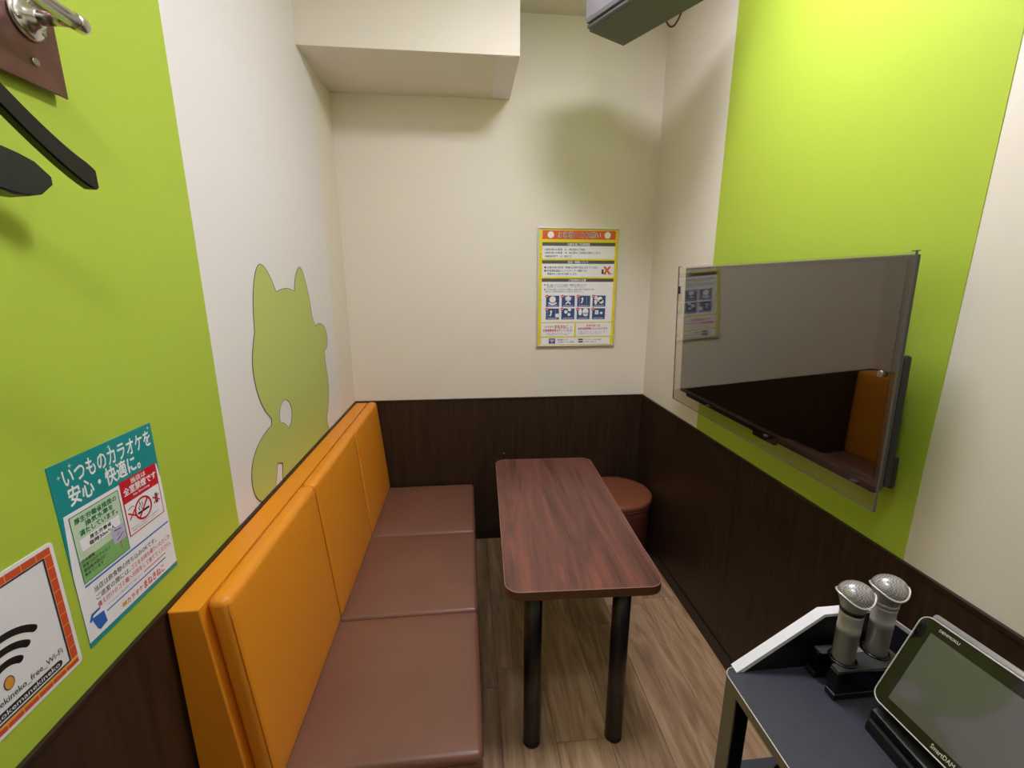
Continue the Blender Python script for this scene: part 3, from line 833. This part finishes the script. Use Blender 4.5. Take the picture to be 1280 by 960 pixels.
for i, s in enumerate(('日本語版', '新型コロナウイルス', '感染拡大防止に', '努めています')):
    A.text(s, 0.085, 0.455 - i * 0.026, 0.085 + 0.028 * len(s), 0.475 - i * 0.026, 'p_black', 3, bold=0.015)
A.rect('sign_pole', 0.437, 0.385, 0.445, 0.44, 'p_brick', 3)
A.rect('lilac_sign', 0.375, 0.43, 0.505, 0.52, 'p_lilac', 4)
A.stroke('sign_mark', [(0.40, 0.505), (0.47, 0.50), (0.42, 0.475), (0.485, 0.47), (0.41, 0.445)], 0.002, 'p_purple', 5)
A.rect('red_panel', 0.54, 0.405, 0.965, 0.745, 'p_red', 1)
A.rect('white_box', 0.55, 0.412, 0.955, 0.608, 'p_white', 2)
A.text('当店は', 0.66, 0.703, 0.83, 0.735, 'p_white', 2, bold=0.025)
A.text('全室禁煙です', 0.565, 0.650, 0.945, 0.697, 'p_white', 2, bold=0.035)
A.text('No Smoking', 0.66, 0.622, 0.85, 0.640, 'p_white', 2, bold=0.015)
ring = [(0.735 + 0.093 * math.cos(2 * PI * i / 36), 0.523 + 0.0645 * math.sin(2 * PI * i / 36)) for i in range(36)]
A.rect('cigarette', 0.665, 0.500, 0.80, 0.513, 'p_black', 3)
A.stroke('smoke', [(0.69, 0.52), (0.685, 0.54), (0.71, 0.55), (0.70, 0.572)], 0.0018, 'p_black', 3)
A.stroke('smoke', [(0.72, 0.52), (0.715, 0.535), (0.735, 0.545), (0.728, 0.565)], 0.0014, 'p_black', 3)
A.stroke('prohibition_ring', ring, 0.0036, 'p_red', 4, closed=True)
A.stroke('prohibition_ring', [(0.672, 0.475), (0.798, 0.571)], 0.0036, 'p_red', 5)
for u in (0.605, 0.895):
    A.stroke('red_cross', [(u - 0.04, 0.545), (u + 0.04, 0.505)], 0.0026, 'p_red', 4); A.stroke('red_cross', [(u - 0.035, 0.502), (u + 0.035, 0.548)], 0.0026, 'p_red', 5)
A.stroke('smoke', [(0.575, 0.565), (0.62, 0.575), (0.645, 0.562)], 0.0012, 'p_dimgrey', 3)
A.rect('heated_stick', 0.885, 0.495, 0.915, 0.56, 'p_grey', 3)
A.text('電子たばこ・加熱式たばこを含みます', 0.57, 0.440, 0.90, 0.450, 'p_dimgrey', 3); A.text('ご理解ご協力をお願いいたします', 0.57, 0.424, 0.85, 0.433, 'p_dimgrey', 3)
A.rect('blue_line', 0.065, 0.323, 0.985, 0.333, 'p_blue', 1)
A.text('当店は飲食物の持ち込みOKです。', 0.13, 0.262, 0.80, 0.295, 'p_black', 1, bold=0.012)
A.text('ご退室の際には、', 0.13, 0.215, 0.475, 0.247, 'p_black', 1, bold=0.012)
A.text('ゴミをお持ち帰りいただくか', 0.485, 0.215, 0.97, 0.247, 'p_red', 1, bold=0.012)
A.text('備え付けのゴミ箱へ分別をして捨ててください。', 0.13, 0.170, 0.965, 0.202, 'p_red', 1, bold=0.012)
A.text('（ルームにあるゴミ箱は分別のうえご利用ください', 0.21, 0.140, 0.58, 0.152, 'p_dimgrey', 1); A.rect('red_line', 0.60, 0.143, 0.88, 0.149, 'p_red', 1)
A.rect('blue_line', 0.19, 0.113, 0.87, 0.121, 'p_blue', 1)
A.rect('logo_mark', 0.33, 0.055, 0.375, 0.080, 'p_gold', 1)
A.text('カラオケ', 0.38, 0.050, 0.56, 0.082, 'p_red', 1, bold=0.03); A.text('まねきねこ', 0.575, 0.044, 0.83, 0.092, 'p_red', 1, bold=0.05)
A.poly('bin', [(0.055, 0.145), (0.165, 0.135), (0.175, 0.065), (0.105, 0.052), (0.085, 0.07)], 'p_blue', 1)
A.poly('bin', [(0.03, 0.135), (0.06, 0.17), (0.145, 0.172), (0.135, 0.160), (0.075, 0.155), (0.05, 0.130)], 'p_blue', 2)

# ================================================================== wifi notice with a brick border
pb = thing('poster', 'white free Wi-Fi notice with an orange brick border on the green wall', 'poster', (0.0016, -1.884, 0.903), (PI / 2, 0, PI / 2))
bw, bh = 0.181, 0.205
B = Sheet(pb, bw, bh)
prism('laminate', rrect(0, 0, bw, bh, 0.006, 4), 'z', 0, 0.0011, 'paper', pb)
BB = 0.0055; BT = 0.011
B.frame('mortar', BB / bw, BB / bh, 1 - BB / bw, 1 - BB / bh, BT, 'p_mortar', 0)
def brickrow(p0, p1, horiz, n):
    for i in range(n):
        a, b = i / n, (i + 1) / n
        g = 0.0006
        if horiz:
            x0, x1 = p0[0] + (p1[0] - p0[0]) * a + g, p0[0] + (p1[0] - p0[0]) * b - g
            q = [(x0, p0[1]), (x1, p0[1]), (x1, p1[1]), (x0, p1[1])]
        else:
            y0, y1 = p0[1] + (p1[1] - p0[1]) * a + g, p0[1] + (p1[1] - p0[1]) * b - g
            q = [(p0[0], y0), (p1[0], y0), (p1[0], y1), (p0[0], y1)]
        B.poly('printed_brick', q, 'p_brick', 1, uv=False)
brickrow((BB, bh - BB - BT + 0.001), (bw - BB, bh - BB), True, 8)
brickrow((BB, BB), (bw - BB, BB + BT - 0.004), True, 8)
brickrow((bw - BB - BT + 0.001, BB + BT), (bw - BB, bh - BB - BT), False, 9)
brickrow((BB, BB + BT), (BB + BT - 0.001, bh - BB - BT), False, 9)
B.frame('inner_border', (BB + BT) / bw, (BB + BT) / bh, 1 - (BB + BT) / bw, 1 - (BB + BT) / bh, 0.0026, 'p_indigo', 1)
def arc(r, t):
    cx, cy = 0.084, 0.062
    pts = [((cx + r * math.cos(math.radians(a))) / bw, (cy + r * math.sin(math.radians(a))) / bh) for a in range(44, 137, 6)]
    B.stroke('wifi_arc', pts, t, 'p_black', 1)
    for a in (44, 134):
        B.disc('wifi_arc', (cx + r * math.cos(math.radians(a))) / bw, (cy + r * math.sin(math.radians(a))) / bh, t / 2, 'p_black', 1)
for r in (0.026, 0.044, 0.062): arc(r, 0.0095)
B.disc('coin', 0.084 / bw, 0.062 / bh, 0.0095, 'p_indigo', 1, ru=0.007); B.disc('coin', 0.084 / bw, 0.062 / bh, 0.0082, 'p_gold', 2, ru=0.0058)
B.text('manekineko_free_Wi-Fi', 0.27, 0.185, 0.862, 0.235, 'p_dimgrey', 1, bold=0.012)
bp_ = [(x / bw, y / bh) for x, y in rrect(0.038, 0.0215, 0.152, 0.0325, 0.0054, 4)]
B.poly('banner', bp_, 'p_black', 1)
B.text('karaokemanekineko', 0.235, 0.118, 0.815, 0.152, 'p_white', 2, bold=0.01)

# ================================================================== rack in the right foreground
RT = 0.790
rack = thing('rack', 'dark laminate rack with pale edging against the brown panelled wall', 'rack', (1.27, -1.96, 0))
def rl(p): return (p[0] - 1.27, p[1] + 1.96)
RX0, RX1, RY0, RY1 = 1.048, 1.492, -2.25, -1.712
def rack_board(nm, z0, z1, top_m, edge_m):
    a, b = rl((RX0, RY0)), rl((RX1, RY1))
    o = prism(nm, rrect(a[0], a[1], b[0], b[1], 0.018, 6), 'z', z1 - 0.0012, z1, top_m, rack)
    prism('edge_band', rrect(a[0] - 0.0008, a[1] - 0.0008, b[0] + 0.0008, b[1] + 0.0008, 0.0185, 6), 'z', z0, z1 - 0.0014, edge_m, o)
    return o
tb = rack_board('top_board', RT - 0.020, RT, 'rack_top', 'rack_edge')
rp = [(p[0], p[1], RT - 0.0012) for p in rrect(rl((RX0, 0))[0] - 0.0006, rl((0, RY0))[1] - 0.0006, rl((RX1, 0))[0] + 0.0006, rl((0, RY1))[1] + 0.0006, 0.0185, 6)]
tube('edge_line', rp, 0.0011, 'alu', tb, n=6, closed=True)
rack_board('lower_shelf', 0.548, 0.568, 'rack_top', 'rack_edge')
for lx_, ly_ in ((RX0 + 0.004, RY1 - 0.036), (RX1 - 0.034, RY1 - 0.036), (RX0 + 0.004, RY0 + 0.006), (RX1 - 0.034, RY0 + 0.006)):
    a = rl((lx_, ly_))
    sgn = lx_ < 1.2
    o = box('leg', (a[0] + (0.003 if sgn else 0), a[1], 0.0), (a[0] + (0.030 if sgn else 0.027), a[1] + 0.03, RT - 0.0205), 'black', rack, bev=0.001)
    xx = (a[0], a[0] + 0.0029) if sgn else (a[0] + 0.0271, a[0] + 0.030)
    box('edge_strip', (xx[0], a[1] - 0.0004, 0.0), (xx[1], a[1] + 0.0304, RT - 0.0205), 'rack_edge', o)
# upright end panel with clipped corners and a white edge
out = [(1.066, RT + 0.0005), (1.217, 0.899), (1.324, 0.900), (1.475, RT + 0.0005)]
out = [(p[0] - 1.27, p[1]) for p in out]
ep = prism('end_panel', [(out[0][0] + 0.014, out[0][1]), (out[1][0] + 0.003, out[1][1] - 0.006), (out[2][0] - 0.003, out[2][1] - 0.006), (out[3][0] - 0.014, out[3][1])],
           'y', rl((0, -1.7235))[1], rl((0, -1.7065))[1], 'black', rack)
bandp = [out[0], out[1], out[2], out[3], (out[3][0] - 0.0135, out[3][1]), (out[2][0] - 0.0028, out[2][1] - 0.0055), (out[1][0] + 0.0028, out[1][1] - 0.0055), (out[0][0] + 0.0135, out[0][1])]
prism('white_edge', bandp, 'y', rl((0, -1.724))[1], rl((0, -1.706))[1], 'white_edge', ep)
# device standing on the lower shelf
dev = thing('device', 'black electronic device with rounded case on the lower rack shelf', 'device', (1.12, -1.775, 0.568))
prism('case', rrect(0.0, 0.0, 0.22, 0.078, 0.012, 5), 'y', -0.30, 0.0, 'black_gloss', dev, bev=0.003)
prism('trim', rrect(0.006, 0.006, 0.214, 0.072, 0.010, 5), 'y', -0.003, 0.0015, 'silver', dev)

# ================================================================== microphone charger and microphones
ch = thing('microphone_charger', 'black two-slot microphone charging stand on the rack top', 'charger', (1.262, -1.760, RT))
outl = [(-0.067, -0.030), (0.067, -0.030), (0.067, 0.030), (-0.067, 0.030), (-0.067, 0.012), (-0.047, 0.010), (-0.047, -0.010), (-0.067, -0.012)]
prism('base', outl, 'z', 0.0, 0.052, 'black_gloss', ch, bev=0.0035, seg=3)
prism('base_foot', [(p[0] * 1.03, p[1] * 1.06) for p in outl], 'z', 0.0, 0.012, 'black', ch, bev=0.002)
prism('top_plate', [(p[0] * 0.94, p[1] * 0.90) for p in outl], 'z', 0.0518, 0.0535, 'tv_plastic', ch, bev=0.0006)
box('indicator', (-0.004, 0.006, 0.0535), (0.012, 0.016, 0.0545), 'silver', ch)
MICS = ((-0.036, -0.003), (0.034, 0.006))
for mx_, my_ in MICS:
    tube('socket_rim', [(mx_ + 0.0195 * math.cos(2 * PI * i / 28), my_ + 0.0195 * math.sin(2 * PI * i / 28), 0.0545) for i in range(28)], 0.0022, 'black_gloss', ch, n=8, closed=True)

def microphone(label, loc, rz, band, grp):
    m = thing('microphone', label, 'microphone', loc, (0, 0, rz), grp)
    lathe('handle', [(0.0005, 0), (0.0150, 0), (0.0162, 0.003), (0.0165, 0.055), (0.0168, 0.0553), (0.0168, 0.066), (0.0165, 0.0663), (0.0168, 0.088), (0.0172, 0.094), (0.0005, 0.094)], 'silver', m, n=36)
    lathe('ring', [(0.0168, 0.094), (0.0178, 0.0945), (0.0178, 0.1005), (0.0170, 0.101)], band, m, n=36)
    wob = lambda a: 0.0058 * math.cos(2 * a)
    mod = lambda a, r, z: wob(a) * max(0, min(1, (z - 0.104) / 0.020))
    lathe('collar', [(0.0170, 0.101), (0.0180, 0.104), (0.0200, 0.110), (0.0230, 0.117), (0.0252, 0.124), (0.0246, 0.1245)], 'silver', m, n=48, mod=mod)
    rim = []
    for i in range(48):
        a = 2 * PI * i / 48
        rr = 0.0254 + 0.0022 * max(0, math.cos(2 * a)) ** 3
        rim.append((rr * math.cos(a), rr * math.sin(a), 0.1243 + wob(a)))
    tube('rim', rim, 0.0016, 'alu', m, n=8, closed=True)
    dome = []
    for i in range(10):
        t = math.radians(90 * i / 9)
        dome.append((max(0.0248 * math.cos(t), 0.0002), 0.1243 + 0.0235 * math.sin(t)))
    lathe('grille', dome, 'mic_grille', m, n=48, mod=lambda a, r, z: wob(a) * (1 - min(1, (z - 0.1243) / 0.0235)))
    return m
for (mx_, my_), lab, bnd, rz in zip(MICS, ('silver microphone with a dark ring below its head, in the charger', 'plain silver microphone in the charger slot beside the tablet'), ('black', 'silver'), (math.radians(-14), math.radians(-14))):
    microphone(lab, (1.262 + mx_, -1.760 + my_, RT + 0.0540), rz, bnd, 'microphones in the charger')

# ================================================================== tablet remote on its cradle
low, top = Vector((1.2173, -1.826, 0.840)), Vector((1.2887, -1.826, 0.9776))
vdir = (top - low).normalized()                 # up the tablet face
udir = Vector((0, -1, 0))                       # reading direction
ndir = udir.cross(vdir).normalized()            # towards the bench
if ndir.x > 0: ndir = -ndir
tw, th_ = 0.255, (top - low).length
n_t = Vector((-0.8928, 0.0912, 0.4411)).normalized()     # turned slightly towards the far end of the bench
u_t = Vector((-0.055, -0.995, 0.080)); u_t = (u_t - n_t * u_t.dot(n_t)).normalized()
v_t = n_t.cross(u_t).normalized()
rot = Matrix((u_t, v_t, n_t)).transposed().to_4x4()
tb_ = thing('tablet', 'black tablet remote control with silver rim leaning on its cradle', 'tablet', low)
tb_.rotation_euler = rot.to_euler()
prism('body', rrect(0, 0, tw, th_, 0.016, 6), 'z', -0.020, -0.001, 'black', tb_, bev=0.005, seg=3)
prism('glass', rrect(0.003, 0.003, tw - 0.003, th_ - 0.003, 0.014, 6), 'z', -0.0012, 0.0, 'tab_glass', tb_)
box('display', (0.022, 0.017, 0.0), (tw - 0.022, th_ - 0.020, 0.0003), 'tab_lcd', tb_)
tube('rim', [(p[0], p[1], -0.0002) for p in rrect(0.001, 0.001, tw - 0.001, th_ - 0.001, 0.015, 6)], 0.0011, 'alu', tb_, n=6, closed=True)
tube('back_rail', [(0.01, th_ + 0.001, -0.010), (tw - 0.01, th_ + 0.001, -0.010)], 0.006, 'silver', tb_, n=10)
TS = Sheet(tb_, tw, th_)
TS.text('DENMOKU', 0.115, 0.925, 0.225, 0.950, 'alu', -4, bold=0.02)
TS.text('SmartDAM', 0.36, 0.045, 0.48, 0.085, 'alu', -4, bold=0.02)
cr = thing('tablet_cradle', 'black wedge-shaped cradle holding the tablet on the rack', 'cradle', (low.x, -1.826, RT), (0, 0, math.radians(-3.2)))
back = low + vdir * 0.10 + Vector((vdir.z, 0, -vdir.x)) * 0.021
b0 = low + Vector((vdir.z, 0, -vdir.x)) * 0.021
prism('wedge', [(0.0, 0.0), (0.0, 0.030), (b0.x - low.x + 0.0005, max(b0.z - RT, 0.036)), (back.x - low.x + 0.0005, back.z - RT), (back.x - low.x + 0.018, back.z - RT), (0.13, 0.0)], 'y', -0.30, -0.006, 'black', cr, bev=0.002)
prism('lip', [(-0.011, 0.0), (-0.011, 0.010), (-0.009, 0.018), (-0.006, 0.021), (-0.003, 0.019), (-0.0005, 0.017), (-0.0005, 0.0)], 'y', -0.30, -0.012, 'black', cr, bev=0.002)
